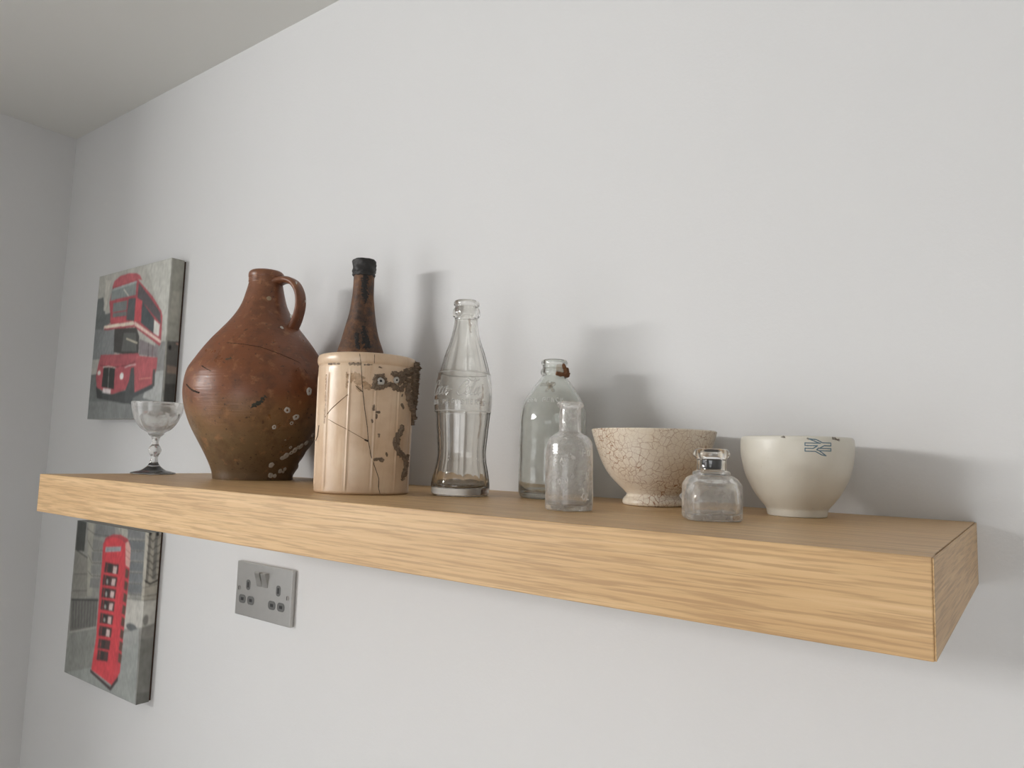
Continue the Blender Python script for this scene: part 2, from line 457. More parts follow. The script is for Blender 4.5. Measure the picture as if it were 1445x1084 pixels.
def m_print():
    t = NT('matte_canvas_print')
    a = t.n.new('ShaderNodeVertexColor'); a.layer_name = 'print'
    t.link(a.outputs['Color'], t.b.inputs['Base Color']); t.set(Roughness=.62)
    v = t.coords(); t.bump(t.noise(v, 900, 2), .10, .0006)
    return t.m
M_PRINT = m_print()
BUS=[('p',(92,98,97),[(1,49),(26,48),(41,86),(71,85),(67,107),(38,115),(47,163),(0,182),(-4,74)]),
('p',(175,172,160),[(31,11),(55,14),(43,79),(32,78)]),
('p',(112,117,117),[(-9,115),(88,123),(98,180),(0,182)]),
('p',(150,150,142),[(1,186),(24,187),(23,199),(-1,200)]),
('p',(168,168,158),[(199,1),(296,1),(301,159),(282,119)]),
('p',(122,122,119),[(259,160),(298,162),(299,219),(268,218)]),
('p',(98,103,101),[(-2,213),(299,218),(303,312),(-4,309)]),
('p',(112,116,114),[(-3,271),(302,275),(303,312),(-2,309)]),
('p',(150,153,150),[(259,218),(299,218),(301,280),(227,268)]),
('p',(165,45,58),[(65,30),(168,25),(236,69),(273,101),(279,112),(281,165),(277,170),(171,124),(43,121),(39,112),(71,109),(55,62)]),
('p',(176,62,72),[(63,31),(70,18),(95,10),(131,9),(163,13),(178,19),(189,31),(169,26)]),
('p',(118,127,124),[(62,37),(166,30),(167,58),(59,59)]),
('p',(145,155,153),[(64,34),(167,29),(168,33),(64,39)]),
('l',(190,185,170),2.3,[(115,41),(137,57)]),
('p',(105,112,110),[(73,66),(133,66),(133,86),(74,85)]),
('p',(102,108,106),[(75,87),(135,89),(135,98),(75,96)]),
('p',(75,80,82),[(138,63),(168,64),(169,112),(136,107)]),
('p',(185,48,62),[(65,96),(133,99),(137,111),(67,108)]),
('p',(80,73,76),[(175,33),(230,73),(270,104),(275,126),(241,105),(212,85),(175,64)]),
('p',(190,35,50),[(170,65),(195,73),(196,114),(169,115)]),
('p',(62,72,75),[(196,75),(248,114),(251,144),(197,118)]),
('p',(190,188,178),[(249,116),(272,128),(271,151),(250,143)]),
('p',(205,188,165),[(41,111),(165,112),(171,116),(169,120),(40,117)]),
('p',(203,172,157),[(172,113),(282,160),(280,165),(172,121)]),
('p',(60,58,55),[(88,121),(181,126),(195,145),(198,186),(93,171)]),
('p',(118,122,122),[(40,122),(88,123),(89,167),(41,170)]),
('p',(84,86,82),[(130,133),(180,137),(189,175),(126,171)]),
('l',(190,180,150),2.7,[(143,146),(189,158)]),
('p',(118,108,110),[(197,150),(271,172),(270,191),(199,182)]),
('l',(70,62,62),2.3,[(234,161),(236,187)]),
('l',(95,60,62),1.8,[(251,167),(252,189)]),
('p',(160,55,65),[(37,173),(197,179),(203,186),(194,203),(102,202),(28,195)]),
('p',(168,52,64),[(29,191),(190,201),(187,226),(164,249),(101,258),(31,242),(23,219)]),
('p',(172,60,68),[(190,183),(272,192),(272,213),(262,242),(192,257),(187,206)]),
('l',(205,120,100),1.8,[(208,231),(253,230)]),
('l',(90,35,42),1.4,[(37,195),(102,202),(156,201),(186,195)]),
('p',(42,45,42),[(54,200),(105,203),(107,248),(52,241)]),
('l',(125,125,120),2.3,[(79,200),(81,245)]),
('l',(195,185,170),1.8,[(52,200),(76,199),(108,204)]),
('e',(212,206,196),(36,211),(7,5)),
('e',(212,206,196),(136,222),(8,7)),
('p',(200,186,186),[(60,244),(95,247),(94,257),(59,253)]),
('l',(190,155,150),2.7,[(146,205),(163,202),(190,201)]),
('p',(60,64,64),[(52,254),(101,258),(164,251),(182,278),(154,278),(39,265)]),
('p',(68,72,72),[(172,207),(184,206),(194,257),(184,281),(157,274),(157,250),(168,232)]),
('p',(50,52,52),[(27,239),(55,251),(58,267),(35,264)]),
('p',(70,70,68),[(259,214),(268,214),(269,246),(260,250)]),
('p',(64,69,72),[(192,257),(262,242),(264,251),(186,268)]),
('p',(140,139,126),[(300,0),(329,-1),(331,156),(300,161)]),
('p',(152,150,136),[(305,63),(318,63),(320,123),(301,123)]),
('p',(84,81,75),[(301,161),(331,158),(334,309),(303,311)]),
('p',(128,106,88),[(304,207),(332,209),(332,222),(304,222)]),
('p',(135,55,52),[(323,107),(329,105),(330,156),(324,152)]),
('e',(30,30,30),(307,173),(3,5)),
('e',(150,148,142),(323,249),(4,4)),
('e',(175,120,105),(323,164),(5,2)),
('p',(60,58,54),[(303,243),(332,240),(335,309),(304,310)])]
BOOTH=[('p',(62,64,60),[(3,-3),(43,-6),(43,60),(3,61)]),
('p',(122,120,112),[(3,61),(69,70),(76,147),(3,160)]),
('l',(60,60,56),2.1,[(5,60),(70,73)]),
('l',(85,84,80),1.7,[(6,110),(79,101)]),
('l',(85,84,80),1.7,[(7,144),(85,133)]),
('p',(145,143,132),[(49,-2),(76,-4),(95,143),(72,146)]),
('p',(112,114,112),[(85,0),(165,-6),(169,17),(125,24),(81,26)]),
('p',(118,119,115),[(78,32),(118,32),(121,48),(78,52)]),
('p',(112,113,110),[(77,57),(118,54),(120,71),(79,76)]),
('p',(118,119,115),[(78,83),(119,79),(121,96),(80,101)]),
('p',(112,113,110),[(80,109),(120,104),(121,123),(80,128)]),
('l',(70,70,66),1.2,[(49,13),(80,21),(170,20)]),
('l',(70,70,66),1.2,[(55,36),(82,54),(122,50)]),
('l',(70,70,66),1.2,[(62,65),(81,79),(122,75)]),
('l',(70,70,66),1.2,[(66,96),(84,104),(123,100)]),
('p',(150,148,138),[(168,-12),(212,-15),(246,125),(232,127),(226,29),(191,15)]),
('l',(60,60,58),1.7,[(186,-13),(192,13)]),
('p',(98,97,92),[(3,160),(119,144),(120,201),(10,227)]),
('l',(50,50,48),3.3,[(5,162),(120,147)]),
('l',(58,58,56),1.7,[(14,163),(19,216)]),
('l',(58,58,56),1.7,[(27,161),(32,214)]),
('l',(58,58,56),1.7,[(40,159),(45,211)]),
('l',(58,58,56),1.7,[(53,157),(57,209)]),
('l',(58,58,56),1.7,[(66,156),(70,207)]),
('l',(58,58,56),1.7,[(79,154),(82,206)]),
('l',(58,58,56),1.7,[(91,152),(94,204)]),
('l',(58,58,56),1.7,[(104,150),(106,202)]),
('l',(58,58,56),1.7,[(116,149),(118,200)]),
('l',(150,148,140),3.3,[(10,227),(121,199)]),
('p',(120,122,116),[(7,229),(122,202),(117,282),(-4,311)]),
('p',(133,137,133),[(-4,311),(116,277),(219,200),(303,175),(295,310)]),
('p',(104,106,106),[(217,1),(284,-3),(286,13),(219,17)]),
('p',(96,100,102),[(220,22),(288,17),(287,33),(223,38)]),
('p',(108,111,112),[(223,42),(291,36),(289,52),(226,57)]),
('p',(98,102,104),[(227,62),(294,56),(291,72),(229,77)]),
('p',(106,110,112),[(230,82),(297,75),(293,92),(233,97)]),
('p',(98,102,103),[(233,101),(299,95),(294,111),(236,117)]),
('l',(62,64,66),1.2,[(216,0),(284,-4)]),
('l',(62,64,66),1.2,[(220,21),(287,16)]),
('l',(62,64,66),1.2,[(223,40),(290,35)]),
('l',(62,64,66),1.2,[(226,61),(293,54)]),
('l',(62,64,66),1.2,[(230,81),(296,74)]),
('l',(62,64,66),1.2,[(233,100),(299,93)]),
('l',(62,64,66),1.2,[(236,119),(300,113)]),
('p',(168,166,158),[(235,127),(297,122),(298,171),(232,185)]),
('l',(110,110,106),1.7,[(235,128),(297,123)]),
('e',(88,92,92),(260,177),(20,7)),
('p',(140,142,138),[(233,192),(299,171),(298,197),(228,222)]),
('p',(190,38,50),[(123,36),(136,24),(162,17),(188,16),(211,23),(214,47),(230,235),(222,280),(203,293),(116,281),(125,220),(123,60)]),
('p',(160,48,56),[(122,38),(131,24),(160,15),(191,13),(219,18),(231,28),(212,27),(185,20),(158,20),(137,27)]),
('p',(182,42,54),[(212,28),(230,29),(236,76),(230,265),(203,293),(215,238)]),
('p',(196,150,140),[(212,27),(223,22),(234,35),(236,72),(219,68)]),
('l',(165,90,85),1.2,[(216,39),(234,44)]),
('l',(165,90,85),1.2,[(218,50),(235,56)]),
('p',(142,147,150),[(134,42),(196,35),(196,44),(133,52)]),
('l',(78,80,84),1.2,[(141,43),(141,49)]),
('l',(78,80,84),1.2,[(147,43),(147,48)]),
('l',(78,80,84),1.2,[(154,42),(153,47)]),
('l',(78,80,84),1.2,[(160,42),(159,47)]),
('l',(78,80,84),1.2,[(166,41),(165,46)]),
('l',(78,80,84),1.2,[(172,40),(171,45)]),
('l',(78,80,84),1.2,[(178,40),(177,45)]),
('l',(78,80,84),1.2,[(184,39),(183,44)]),
('l',(78,80,84),1.2,[(190,39),(189,44)]),
('p',(72,48,46),[(138,71),(193,70),(192,88),(136,91)]),
('p',(188,165,160),[(172,75),(187,74),(185,88),(171,88)]),
('p',(45,42,40),[(152,73),(165,72),(164,88),(151,89)]),
('l',(180,40,50),1.2,[(147,70),(145,91)]),
('p',(88,62,52),[(221,73),(234,76),(232,92),(220,90)]),
('p',(72,48,46),[(134,95),(191,94),(190,112),(133,116)]),
('p',(188,165,160),[(170,99),(185,98),(183,111),(169,112)]),
('p',(45,42,40),[(148,97),(162,96),(160,112),(147,113)]),
('e',(140,140,135),(152,107),(4,5)),
('l',(180,40,50),1.2,[(143,94),(142,115)]),
('p',(88,62,52),[(221,96),(234,99),(232,114),(220,113)]),
('p',(72,48,46),[(134,120),(190,117),(189,135),(132,140)]),
('p',(188,165,160),[(169,123),(184,122),(182,135),(168,135)]),
('p',(45,42,40),[(148,121),(162,120),(160,136),(147,137)]),
('e',(140,140,135),(152,131),(4,5)),
('l',(180,40,50),1.2,[(143,118),(141,139)]),
('p',(88,62,52),[(221,119),(234,121),(232,137),(220,135)]),
('p',(72,48,46),[(135,143),(189,140),(188,159),(133,163)]),
('p',(188,165,160),[(168,146),(183,145),(181,158),(167,159)]),
('p',(45,42,40),[(148,144),(162,143),(160,159),(148,160)]),
('e',(140,140,135),(152,155),(4,4)),
('l',(180,40,50),1.2,[(144,142),(142,163)]),
('p',(88,62,52),[(221,141),(233,143),(232,159),(219,158)]),
('p',(72,48,46),[(135,169),(188,166),(186,184),(134,189)]),
('p',(188,165,160),[(166,172),(181,170),(180,184),(166,184)]),
('p',(45,42,40),[(149,170),(163,168),(161,184),(148,186)]),
('e',(140,140,135),(153,180),(4,4)),
('l',(180,40,50),1.2,[(144,167),(143,188)]),
('p',(88,62,52),[(221,163),(233,166),(232,181),(219,180)]),
('p',(72,48,46),[(136,193),(186,190),(185,208),(134,213)]),
('p',(188,165,160),[(165,196),(179,195),(178,208),(164,209)]),
('p',(45,42,40),[(150,194),(163,192),(162,209),(149,210)]),
('l',(180,40,50),1.2,[(145,192),(143,212)]),
('p',(88,62,52),[(221,186),(233,188),(231,204),(219,202)]),
('p',(72,48,46),[(137,218),(184,214),(183,232),(135,237)]),
('p',(45,42,40),[(151,218),(164,216),(163,232),(150,234)]),
('l',(180,40,50),1.2,[(146,216),(145,236)]),
('p',(88,62,52),[(220,208),(233,210),(231,226),(219,225)]),
('p',(72,48,46),[(137,239),(180,236),(179,254),(135,259)]),
('p',(45,42,40),[(150,240),(164,238),(162,254),(150,256)]),
('l',(180,40,50),1.2,[(146,238),(144,258)]),
('p',(88,62,52),[(220,230),(233,232),(231,248),(219,247)]),
('p',(62,50,50),[(112,281),(197,297),(225,271),(225,280),(199,304),(113,287)]),
('p',(156,151,138),[(284,-21),(331,-20),(330,126),(288,123)]),
('p',(118,114,106),[(297,-6),(302,-6),(303,92),(298,92)]),
('p',(112,110,104),[(309,-6),(315,-5),(317,87),(310,87)]),
('p',(45,44,42),[(298,-5),(302,-4),(303,5),(298,5)]),
('p',(45,44,42),[(311,-5),(316,-4),(317,7),(311,7)]),
('l',(66,64,60),1.2,[(290,5),(298,10),(301,10),(306,17),(311,11),(316,11),(330,-2)]),
('l',(66,64,60),1.2,[(292,20),(299,25),(302,25),(307,32),(312,26),(317,26),(331,14)]),
('l',(66,64,60),1.2,[(294,33),(300,39),(303,39),(308,45),(313,39),(318,40),(332,27)]),
('l',(66,64,60),1.2,[(296,47),(301,52),(304,52),(309,59),(314,53),(320,54),(333,41)]),
('l',(66,64,60),1.2,[(298,59),(302,64),(305,65),(310,71),(315,65),(321,66),(334,54)]),
('l',(66,64,60),1.2,[(299,71),(303,77),(306,78),(311,84),(316,78),(322,79),(335,67)]),
('l',(45,44,42),2.9,[(296,87),(307,94),(321,89)]),
('l',(90,88,82),1.2,[(290,101),(329,94)]),
('l',(90,88,82),1.2,[(292,116),(329,114)]),
('l',(110,108,100),1.7,[(288,123),(328,124)]),
('p',(170,168,160),[(288,124),(329,125),(329,166),(290,172)]),
('e',(120,118,112),(304,159),(5,10)),
('p',(124,122,116),[(289,174),(330,166),(327,196),(290,193)]),
('p',(112,112,106),[(290,192),(328,192),(328,298),(295,310)]),
('p',(98,98,93),[(296,288),(326,291),(326,310),(295,310)])]

# ------------------------------------------------------------------ the setting
def S(o): return tag(o, kind='structure')
T = .10
S(box('wall_back', (ROOM_X0 - T, ROOM_X1 + T, 0, T, FLOOR_Z - T, CEIL_Z + T), M_WALL))
S(box('ceiling', (ROOM_X0 - T, ROOM_X1 + T, ROOM_Y - .2, 0, CEIL_Z, CEIL_Z + T), M_CEIL))
S(box('floor', (ROOM_X0 - T, ROOM_X1 + T, ROOM_Y - .2, 0, FLOOR_Z - T, FLOOR_Z), M_FLOOR))
S(box('wall_left', (-.769 - T, -.769, -1.20, 0, FLOOR_Z, CEIL_Z), M_WALL))       # short return wall beside the shelf wall
S(box('wall_far', (ROOM_X0 - T, ROOM_X0, ROOM_Y, 0, FLOOR_Z, CEIL_Z), M_WALL2))
S(box('wall_right', (ROOM_X1, ROOM_X1 + T, ROOM_Y, 0, FLOOR_Z, CEIL_Z), M_WALL2))
bm = bmesh.new()
_y0, _y1 = ROOM_Y - .15, ROOM_Y
_xs = sorted({ROOM_X0 - T, WIN1[0], WIN1[1], WIN2[0], WIN2[1], FILL_OPENING[0], FILL_OPENING[1], ROOM_X1 + T})
_zs = sorted({FLOOR_Z, WIN1[2], WIN1[3], WIN2[2], WIN2[3], FILL_OPENING[2], FILL_OPENING[3], CEIL_Z})
for xa, xb in zip(_xs[:-1], _xs[1:]):
    for za, zb in zip(_zs[:-1], _zs[1:]):
        xm, zm = (xa + xb) / 2, (za + zb) / 2
        if any(w[0] < xm < w[1] and w[2] < zm < w[3] for w in (WIN1, WIN2, FILL_OPENING)): continue
        add_box(bm, xa, xb, _y0, _y1, za, zb)
S(bm_obj('wall_front', bm, M_WALL2))
for nm, w in (('window_1', WIN1), ('window_2', WIN2), ('fill_opening_frame', FILL_OPENING)):  # the third frame belongs to the added fill opening
    bm = bmesh.new(); f = .035; y0, y1 = ROOM_Y - .04, ROOM_Y + .01
    add_box(bm, w[0], w[0] + f, y0, y1, w[2], w[3]); add_box(bm, w[1] - f, w[1], y0, y1, w[2], w[3])
    add_box(bm, w[0] + f, w[1] - f, y0, y1, w[2], w[2] + f); add_box(bm, w[0] + f, w[1] - f, y0, y1, w[3] - f, w[3])
    xm = (w[0] + w[1]) / 2; add_box(bm, xm - .02, xm + .02, y0, y1, w[2] + f, w[3] - f)
    S(bm_obj(nm, bm, M_WFR))

# ------------------------------------------------------------------ oak shelf
SL, SD, SH = 1.0704, .3015, .051
sh = thing('floating_shelf', (0, 0, -SH), 'long thick oak veneer floating shelf fixed to the white wall', 'shelf')
PT = .004
def shelf_panel(name, b, m, bev=.0007): return box(name, b, m, sh, bev, 2)
shelf_panel('front_panel', (0, SL, -SD, -SD + .016, 0, SH), M_OAK)
shelf_panel('top_panel', (.0006, SL - .0006, -SD + .016, -.0002, SH - .012, SH), M_OAK, .0004)
shelf_panel('bottom_panel', (.0006, SL - .0006, -SD + .016, -.0002, 0, .012), M_OAK, .0004)
for x0, x1 in ((SL - .012, SL), (0, .012)):
    shelf_panel('end_panel', (x0, x1, -SD + .0162, -.0002, .0122, SH - .0122), M_OAKY, .0004)
# thin veneer edging over each end so that the end reads as one board
for x0, x1 in ((SL, SL + .0008), (-.0008, 0)):
    shelf_panel('end_veneer', (x0, x1, -SD + .0006, -.0002, .0003, SH - .0003), M_OAKY, .0003)

# ------------------------------------------------------------------ canvas prints
def canvas(name, x0, ztop, w, h, dep, items, bg, label, sat):
    root = thing(name, (x0, 0, ztop - h), label, 'canvas print')
    mm = 1000
    W_, H_, D_ = w * mm, h * mm, dep * mm
    back = 4.0
    us = np.concatenate([np.linspace(-(D_ - back), 0, 7)[:-1], np.linspace(0, W_, 171)[:-1], np.linspace(W_, W_ + D_ - back, 25)])
    vs = np.linspace(0, H_, 191)
    ss = 2
    du = W_ / 170; dv = H_ / 190
    acc = np.zeros((len(vs), len(us), 3))
    for a in range(ss):
        for b in range(ss):
            U, V = np.meshgrid(us + (a - .5) * du / ss, vs + (b - .5) * dv / ss)
            Cc = np.zeros(U.shape + (3,)); Cc[:] = bg
            for it in items:
                if it[0] == 'p':
                    P = it[2]; ins = np.zeros(U.shape, bool)
                    for (ax, ay), (bx, by) in zip(P, P[1:] + P[:1]):
                        if ay == by: continue
                        c = ((ay > V) != (by > V)) & (U < (bx - ax) * (V - ay) / (by - ay) + ax)
                        ins ^= c
                elif it[0] == 'l':
                    ins = seg_dist(U, V, it[3]) < it[2] * .5
                else:
                    ins = ((U - it[2][0]) / it[3][0]) ** 2 + ((V - it[2][1]) / it[3][1]) ** 2 < 1
                Cc[ins] = it[1]
            acc += Cc
    acc /= ss * ss
    colr = lin(acc)
    for ax in (0, 1):                      # soft, slightly blurred giclee print
        colr = (np.roll(colr, 1, ax) + 2 * colr + np.roll(colr, -1, ax)) / 4
    grey = colr.mean(2, keepdims=True)
    colr = np.clip((grey + (colr - grey) * sat) / .70 + .006, 0, .85)
    verts, faces, cols = [], [], []
    nv, nu = len(vs), len(us)
    for i, v in enumerate(vs):
        for j, u in enumerate(us):
            if u < 0: p = (0, -dep - u / mm)
            elif u <= W_ + 1e-6: p = (u / mm, -dep)
            else: p = (w, -dep + (u - W_) / mm)
            verts.append((p[0], p[1], h - v / mm))
            k = 1 + .16 * noise.noise(Vector((u * .045, v * .045, x0 * 9 + ztop))) + .16 * noise.noise(Vector((u * .16, v * .10, 3.1)))
            cols.append(np.clip(colr[i, j] * k, 0, .9))
    for i in range(nv - 1):
        for j in range(nu - 1):
            a = i * nu + j; faces.append((a, a + nu, a + nu + 1, a + 1))
    top = list(range(nu)); bot = [(nv - 1) * nu + j for j in range(nu)]
    faces.append(tuple(top)); faces.append(tuple(reversed(bot)))
    me = bpy.data.meshes.new('printed_canvas')
    me.from_pydata(verts, [], faces); me.update()
    at = me.color_attributes.new('print', 'FLOAT_COLOR', 'POINT')
    at.data.foreach_set('color', np.concatenate([np.array(cols), np.ones((len(cols), 1))], 1).ravel())
    me.materials.append(M_PRINT)
    o = bpy.data.objects.new('printed_canvas', me); COL.objects.link(o); o.parent = root
    bm = bmesh.new(); e = .0015; bw = .02
    for b in ((e, w - e, e, e + bw), (e, w - e, h - e - bw, h - e)): add_box(bm, b[0], b[1], -.014, 0, b[2], b[3])
    for b in ((e, e + bw), (w - e - bw, w - e)): add_box(bm, b[0], b[1], -.014, 0, e + bw, h - e - bw)
    bm_obj('stretcher_frame', bm, M_FRAMEW, root)
    return root
canvas('canvas_print', -.5107, .4024, .2978, .3082, .0295, BUS, (158, 157, 147), 'canvas print of a red double-decker bus hanging above the shelf end', .70)
canvas('canvas_print', -.5208, -.1188, .2978, .3082, .0273, BOOTH, (130, 129, 123), 'canvas print of a red telephone box hanging below the shelf', .86)

# ------------------------------------------------------------------ double wall socket
so = thing('wall_socket', (.0343, 0, -.1431 - .086), 'brushed steel double plug socket with two switches on the wall', 'socket')
def sxz(u, v): return u / 1000, .086 - v / 1000
plate = box('faceplate', (0, .146, -.008, 0, 0, .086), M_STEEL, so, .0012, 2)
for u in (62.8, 78.8):
    bm = bmesh.new()
    x0, x1 = (u - 6.4) / 1000, (u + 6.4) / 1000
    zt, zb = .086 - .0115, .086 - .0345
    prof = [(-.0075, zb), (-.0085, zb), (-.0105, (zb * .6 + zt * .4)), (-.0150, zt - .001), (-.0140, zt), (-.0075, zt)]
    va = [bm.verts.new((x0, y, z)) for y, z in prof]; vb = [bm.verts.new((x1, y, z)) for y, z in prof]
    bm.faces.new(va); bm.faces.new(list(reversed(vb)))
    for k in range(len(prof)):
        k2 = (k + 1) % len(prof); bm.faces.new((va[k2], va[k], vb[k], vb[k2]))
    bmesh.ops.bevel(bm, geom=list(bm.edges), offset=.0006, segments=2, affect='EDGES', profile=.5)
    bmesh.ops.recalc_face_normals(bm, faces=bm.faces)
    bm_obj('rocker_switch', bm, M_STEEL, so)
def pill(name, u, v, w, h, y0, y1, m, parent, rr):
    x, z = sxz(u, v); w /= 2000; h /= 2000; r = rr / 1000
    pts = []
    for cx, cz, a0 in ((w - r, h - r, 0), (-w + r, h - r, 90), (-w + r, -h + r, 180), (w - r, -h + r, 270)):
        for k in range(6):
            a = math.radians(a0 + 18 * k); pts.append((x + cx + r * math.cos(a), z + cz + r * math.sin(a)))
    n = len(pts)
    verts = [(p[0], y0, p[1]) for p in pts] + [(p[0], y1, p[1]) for p in pts]
    faces = [tuple(range(n)), tuple(reversed(range(n, 2 * n)))] + [((k + 1) % n, k, n + k, n + (k + 1) % n) for k in range(n)]
    return mk(name, verts, faces, m, parent, False)
for (u, v) in ((33.2, 35.4), (113.0, 34.8)):
    ins = pill('socket_insert', u, v, 11, 16.5, -.0083, -.004, M_GREY, so, 4.5)
    pill('pin_hole', u, v, 4.2, 8.6, -.0085, -.006, M_HOLE, ins, .4)
for (u, v) in ((19.2, 59.4), (42.2, 59.3), (98.4, 58.9), (121.6, 58.6)):
    ins = pill('socket_insert', u, v, 18.5, 13.5, -.0083, -.004, M_GREY, so, 5.5)
    pill('pin_hole', u, v, 7.2, 4.6, -.0085, -.006, M_HOLE, ins, .4)
for (u, v) in ((8.0, 43.0), (136.0, 42.8)):
    s_ = pill('screw', u, v, 7.5, 7.5, -.0087, -.005, M_EDGE, so, 3.7)
    pill('screw_slot', u, v, 1.2, 6.2, -.0089, -.007, M_HOLE, s_, .3)

# ------------------------------------------------------------------ glass goblet
gb = thing('glass_goblet', (.0271, -.1579, 0), 'small footed sundae glass with fluted bowl and knopped stem', 'glass', -.6)
foot = [(0, 0)] + spl([(28, 0), (31.2, .8), (31.6, 2.0), (27, 3.8), (17, 6.2), (12.5, 9.3), (8.6, 13), (6.0, 17.5)], 6)
lathe('foot', foot, M_GOB, gb, 216, cap=False)
stem = spl([(6.0, 17.5), (5.1, 23.5), (5.5, 27.5), (7.3, 30.8), (9.5, 36), (7.6, 41.2), (5.2, 44.5), (4.7, 50), (6.2, 55.6), (10.8, 60.2), (11.6, 62.5)], 7)
lathe('stem', stem, M_GOB, gb, 216, cap=False)
bo = spl([(11.6, 62.5), (14.5, 64.5), (21.5, 68.6), (29.8, 79.5), (34.6, 93), (36.9, 105), (37.4, 108.4)], 10)
bi = spl([(36.6, 109.1), (35.9, 108.4), (33.6, 94), (28.4, 81.5), (19.5, 72), (9, 68.2), (0, 67.2)], 8)
def gflute(th, r, z):
    k = 9; ph = (th * k / (2 * PI)) % 1 - .5
    top = 94 - 34 * ph ** 2 * 1.2
    a = np.clip((top - z) / 3.0, 0, 1) * np.clip((z - 63) / 3, 0, 1)
    prof = .35 + 1.1 * np.clip(1 - (np.abs(ph) / .46) ** 4, 0, 1)
    return r - a * prof * 1.05 + .35 * a
lathe('bowl', bo + bi, M_GOBB, gb, 216, gflute, len(bo), cap=False)

# ------------------------------------------------------------------ stoneware jug
jg = thing('stoneware_jug', (.2123, -.1085, 0), 'large round brown salt-glazed stoneware jug with loop handle and barnacles', 'jug')
JP = [(54.8, 0), (55.6, 4), (56.9, 11), (62.9, 25.7), (70.6, 40.6), (78.9, 55.5), (86.9, 70.5), (93.3, 85.5), (97.9, 100.6), (100.6, 115.7), (100.8, 130), (97.2, 151), (88.5, 167), (79.2, 182), (68.6, 197), (57.2, 211), (47.0, 224), (38.4, 237), (31.2, 252), (26.8, 268), (24.5, 278), (23.6, 283)]
JR = rfun(JP)
jo = spl(JP, 5)
rim = spl([(23.6, 283.5), (24.3, 285), (23.8, 286.6), (24.4, 288), (23.9, 289.4), (24.6, 291.5), (24.8, 295), (24.0, 298.5), (21.8, 300.8)], 4)
jin = spl([(17.5, 300.5), (15.5, 296), (16.5, 280), (24, 255), (50, 212)], 4)
def jdis(th, r, z):
    d = 0.25 * np.sin(th * 2 + .8) * min(1, z / 60) + .2 * np.sin(th * 3 + z * .03)
    # worn, broken foot on the side towards the cream jar
    ang = np.degrees((th + PI) % (2 * PI) - PI)
    amt = np.clip(1 - np.abs(ang - 55) / 42, 0, 1) * max(0, 1 - z / 62)
    rg = np.array([noise.noise(Vector((a * 4.5, z * .16, 1.3))) for a in th]) if z < 66 else 0
    return r + d - amt * (1.5 + 3.0 * rg) * 1.4
lathe('body', [(0, 1.5), (40, 1.5), (50, 0)] + jo + rim + jin + [(0, 205)], M_JUG, jg, 160, jdis)
# handle: oval strap swept along a loop
hz = math.radians(16)
hp = spl([(14, 282), (24, 286), (37, 287), (50, 281.5), (59.5, 268), (62.5, 250), (59.5, 233), (53, 218), (44, 205)], 6)
hv, hf = [], []; NS = 20
hd = Vector((math.cos(hz), math.sin(hz), 0)); ht = Vector((-math.sin(hz), math.cos(hz), 0))
for i, (ro, z) in enumerate(hp):
    a, b = hp[max(0, i - 1)], hp[min(len(hp) - 1, i + 1)]
    tr, tz = b[0] - a[0], b[1] - a[1]; l = math.hypot(tr, tz); nr, nz = tz / l, -tr / l
    f = i / (len(hp) - 1)
    wd = 10.2 + 5 * max(0, .22 - f) / .22 + 2.0 * max(0, f - .75) / .25
    tk = 5.6
    for k in range(NS):
        q = 2 * PI * k / NS
        cs, sn = math.cos(q), math.sin(q)
        groove = 1 - .16 * math.exp(-((cs) / .35) ** 2)
        c = hd * ((ro + nr * tk * sn * groove) / 1000) + ht * (wd * cs / 1000) + Vector((0, 0, (z + nz * tk * sn * groove) / 1000))
        hv.append(c)
for i in range(len(hp) - 1):
    for k in range(NS):
        k2 = (k + 1) % NS; hf.append((i * NS + k, i * NS + k2, (i + 1) * NS + k2, (i + 1) * NS + k))
hf.append(tuple(range(NS))); hf.append(tuple(reversed(range((len(hp) - 1) * NS, len(hp) * NS))))
mk('handle', hv, hf, M_JUG, jg)
tag(patch('crack', JR, [[(-69.7, 183.9), (-53.8, 182.4), (-36, 179.3), (-22.8, 173.5), (-11.6, 167.8), (-1.4, 162.2), (2.8, 149.6), (9.1, 140.1), (16, 141)]], .42, .5, M_CRACK, jg, .35, .25, .4, 1.0), 'fine dark crack across the shoulder')
patch('crack', JR, [[(-84, 150.7), (-78.5, 147.1), (-72.7, 143.2)]], .8, .6, M_CRACK, jg, .4, .7, .5, 1.0)
patch('crack', JR, [[(-101, 126.4), (-94.1, 120.3), (-88.7, 117.2), (-82.9, 114.2)]], 1.1, .7, M_CRACK, jg, .4, .7, .5, 1.0)
patch('chip', JR, [[(-62.2, 159.3), (-58.9, 160.9)]], 1.5, .6, M_CHIP, jg, .4, .6, .5, 1.0)
patch('chip', JR, [[(-38, 98.1), (-33.2, 104), (-30, 111)]], [2.6], .7, M_CHIP, jg, .5, .9, .35, 1.0)

def barnacle_mesh(name, mat, seed):
    pr = [(1, -.15), (.97, .08), (.72, .34), (.52, .46), (.40, .40), (.30, .16), (0, .10)]
    verts, faces, n = [], [], 14
    for i, (r, z) in enumerate(pr[:-1]):
        for k in range(n):
            a = 2 * PI * k / n
            q = r * (1 + .16 * noise.noise(Vector((math.cos(a) * 1.4, math.sin(a) * 1.4, seed + i * .2))) + .05 * math.sin(5 * a + seed))
            verts.append((q * math.cos(a), q * math.sin(a), z))
    verts.append((0, 0, .1)); c = len(verts) - 1
    for i in range(len(pr) - 2):
        for k in range(n): faces.append((i * n + k, i * n + (k + 1) % n, (i + 1) * n + (k + 1) % n, (i + 1) * n + k))
    i = len(pr) - 2
    for k in range(n): faces.append((i * n + k, i * n + (k + 1) % n, c))
    me = bpy.data.meshes.new(name); me.from_pydata(verts, [], faces); me.update()
    me.polygons.foreach_set('use_smooth', [True] * len(me.polygons)); me.materials.append(mat)
    return me
